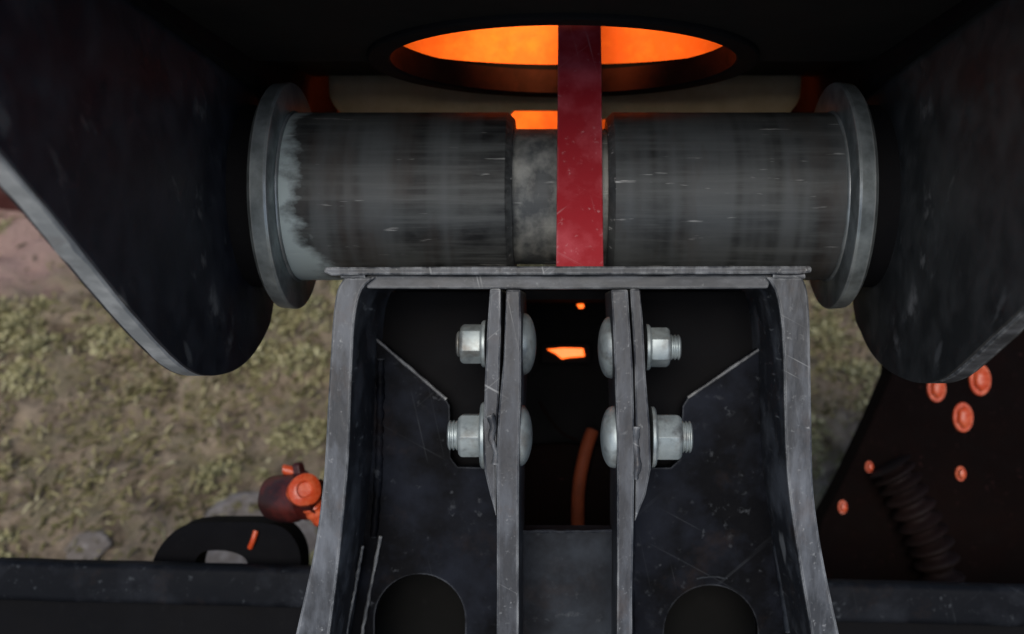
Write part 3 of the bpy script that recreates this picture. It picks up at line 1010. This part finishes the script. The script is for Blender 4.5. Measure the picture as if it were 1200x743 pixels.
# ---------------------------------------------------------------- crossbeam
t = thing('crossbeam', P(660, 700, 0.75), 'wide black painted crossbeam running behind the foot of the bracket', 'beam')
def beam_part(name, mat, drop, h, d0, d1, r):
    sec = []
    for cx, cy, a0 in ((r, -r, 180), (d1 - d0 - r, -r, 90), (d1 - d0 - r, -h + r, 0), (r, -h + r, -90)):
        for k in range(6):
            a = math.radians(a0 - k * 18)
            sec.append((cx + r * math.cos(a), cy + r * math.sin(a)))
    bm = bmesh.new()
    rings = []
    for i in range(61):
        px = -260 + i * (1800 / 60)
        py = 655.5 + 0.026 * px
        u, v = uv(px, py, 0.775)
        wv = 0.0007 * noise.noise(Vector((px * 0.02, drop, 0)))
        rings.append([bm.verts.new(W(u, v - drop + y + wv, d0 + x)) for x, y in sec])
    for A, B in zip(rings, rings[1:]):
        for k in range(len(sec)):
            bm.faces.new((A[k], A[(k + 1) % len(sec)], B[(k + 1) % len(sec)], B[k]))
    bm.faces.new(rings[0])
    bm.faces.new(rings[-1])
    obj(name, bm, mat, t, smooth=40)
bm = px_slab([[(432, 636), (890, 636), (905, 770), (420, 770)]], 0.728, 0.766)
obj('mount_pad', bm, M['pad'], t, bevel=0.003)
beam_part('beam_flange', M['beam'], 0.0, 0.030, 0.768, 0.7865, 0.0055)
beam_part('beam_web', M['black'], 0.0305, 0.13, 0.781, 0.787, 0.001)
# ---------------------------------------------------------------- towing loop and red fitting behind the beam
LD = 0.80
outer = spline([(172, 690), (182, 650), (205, 622), (232, 613), (270, 612), (310, 613), (334, 620), (349, 640), (353, 665), (352, 700)], 6)
inner = spline([(227, 690), (228, 662), (236, 648), (255, 645), (275, 648), (288, 656), (292, 672), (290, 690)], 5)
bm = px_slab([outer + [(300, 715), (220, 715)], inner], LD, LD + 0.026)
o = obj('towing_loop', bm, M['rubber'], loc=P(262, 690, LD), bevel=0.006, smooth=40, seg=4)
tag(o, 'black towing loop standing behind the beam, pale stone seen through its hole', 'towing loop')
bm = bmesh.new()
tube(bm, vspline([P(300, 622, LD - 0.002), P(297, 632, LD - 0.003), P(293, 642, LD - 0.001)], 5), [0.0022] * 11, 8)
tag(obj('cable_tie', bm, M['orange_red_tone'], loc=P(297, 632, LD), smooth=60), 'short orange tie across the black towing loop', 'tie')

FD = 0.80
t = thing('hose_fitting', P(350, 610, FD), 'orange and dark red hose fitting beside the left side plate of the bracket', 'fitting')
k = FD / F
bm = bmesh.new()
ax = (RT * 0.9 - FW * 0.45 + UP * 0.1).normalized()
lathe(bm, P(318, 584, FD + 0.01), ax, [(0, 0.012), (0.002, 0.017), (0.010, 0.0185), (0.024, 0.019), (0.030, 0.017), (0.036, 0.017), (0.038, 0.013), (0.048, 0.013)], 28, wob=0.0018)
obj('body', bm, M['red_fit'], t, smooth=30)
bm = bmesh.new()
lathe(bm, P(352, 590, FD - 0.004), (UP * -0.5 + RT * 0.35 - FW * 0.5), [(-0.012, 0.006), (-0.012, 0.011), (0, 0.013), (0.008, 0.012), (0.008, 0.004)], 6, wob=0.001)
obj('lug', bm, M['red_fit'], t, bevel=0.001)
bm = bmesh.new()
lathe(bm, P(357, 574, FD - 0.026), (RT * 0.3 - FW + UP * 0.25), [(-0.016, 0.010), (-0.004, 0.013), (0.001, 0.012), (0.003, 0.009), (0.0035, 0.0065), (0.001, 0.005), (0.001, 0.0)], 28, wob=0.0014)
obj('cap', bm, M['orange_red_tone'], t, smooth=35)
bm = bmesh.new()
vp = vspline([P(366, 590, FD - 0.010), P(375, 602, FD - 0.006), P(388, 610, FD - 0.002)], 6)
tube(bm, vp, [0.009 + 0.0006 * math.sin(i * 2) for i in range(len(vp))], 14)
obj('elbow', bm, M['orange_red_tone'], t, smooth=50)
bm = bmesh.new()
lathe(bm, P(352, 562, FD + 0.004), (UP * 1 + RT * -0.15 - FW * 0.1), [(-0.004, 0.006), (0.0, 0.0075), (0.005, 0.008), (0.006, 0.0055), (0.012, 0.005), (0.014, 0.003), (0.014, 0)], 6)
obj('bleed_screw', bm, M['red_fit'], t, bevel=0.0006)
bm = bmesh.new()
lathe(bm, P(341, 552, FD + 0.003), (RT * -1 + UP * 0.25), [(-0.006, 0.003), (0.0, 0.0042), (0.006, 0.004), (0.0065, 0.0)], 12)
obj('nipple', bm, M['orange_red_tone'], t, smooth=40)

# ---------------------------------------------------------------- dark bolted panel on the right
RD = 0.96
t = thing('bolted_panel', P(1100, 600, RD), 'nearly black maroon panel with bolt heads coloured as if lit orange, right of the bracket', 'panel')
bm = px_slab([[(1050, 380), (1044, 440), (1022, 492), (990, 560), (962, 612), (952, 660), (946, 760), (1330, 760), (1400, 380)]], RD, RD + 0.035)
obj('panel_sheet', bm, M['maroon'], t, bevel=0.003)
for px, py, r, sq in ((1148, 445, 15, 1), (1128, 489, 14, 1), (1097, 455, 13, 1), (1018, 547, 5.5, 1), (1125, 555, 7, 1), (987, 594, 6.5, 1)):
    bm = bmesh.new()
    kk = RD / F
    rr = r * kk * 1.12
    u, v = uv(px, py, RD)
    lathe(bm, W(u, v, RD), -FW + UP * 0.1, [(-0.002, rr), (0.0012, rr), (0.0022, rr * 0.96), (0.0022, rr * 0.5)], 24)
    lathe(bm, W(u, v, RD), -FW + UP * 0.1, [(0.0020, rr * 0.74), (0.0065, rr * 0.74), (0.0078, rr * 0.62), (0.0084, rr * 0.3), (0.0085, 0)], 6, px * 0.37)
    for vv in bm.verts:                 # heads worn oval
        c = W(u, v, RD)
        q = vv.co - c
        vv.co = c + q - RT * q.dot(RT) * 0.24 + UP * q.dot(UP) * 0.12
    obj('bolt', bm, M['orange_red_tone'], t, smooth=40)  # orange light on the bolt heads is put into their colour
bm = bmesh.new()
path = vspline([P(1042, 545, RD - 0.018), P(1058, 572, RD - 0.02), P(1078, 612, RD - 0.02), P(1095, 650, RD - 0.02), P(1108, 700, RD - 0.02)], 20)
tube(bm, path, [0.017 + 0.0045 * math.sin(i * 0.82) for i in range(len(path))], 20)
tag(obj('corrugated_hose', bm, M['hose'], loc=P(1075, 610, RD), smooth=70), 'dim brown ribbed hose lying down the dark maroon panel', 'hose')
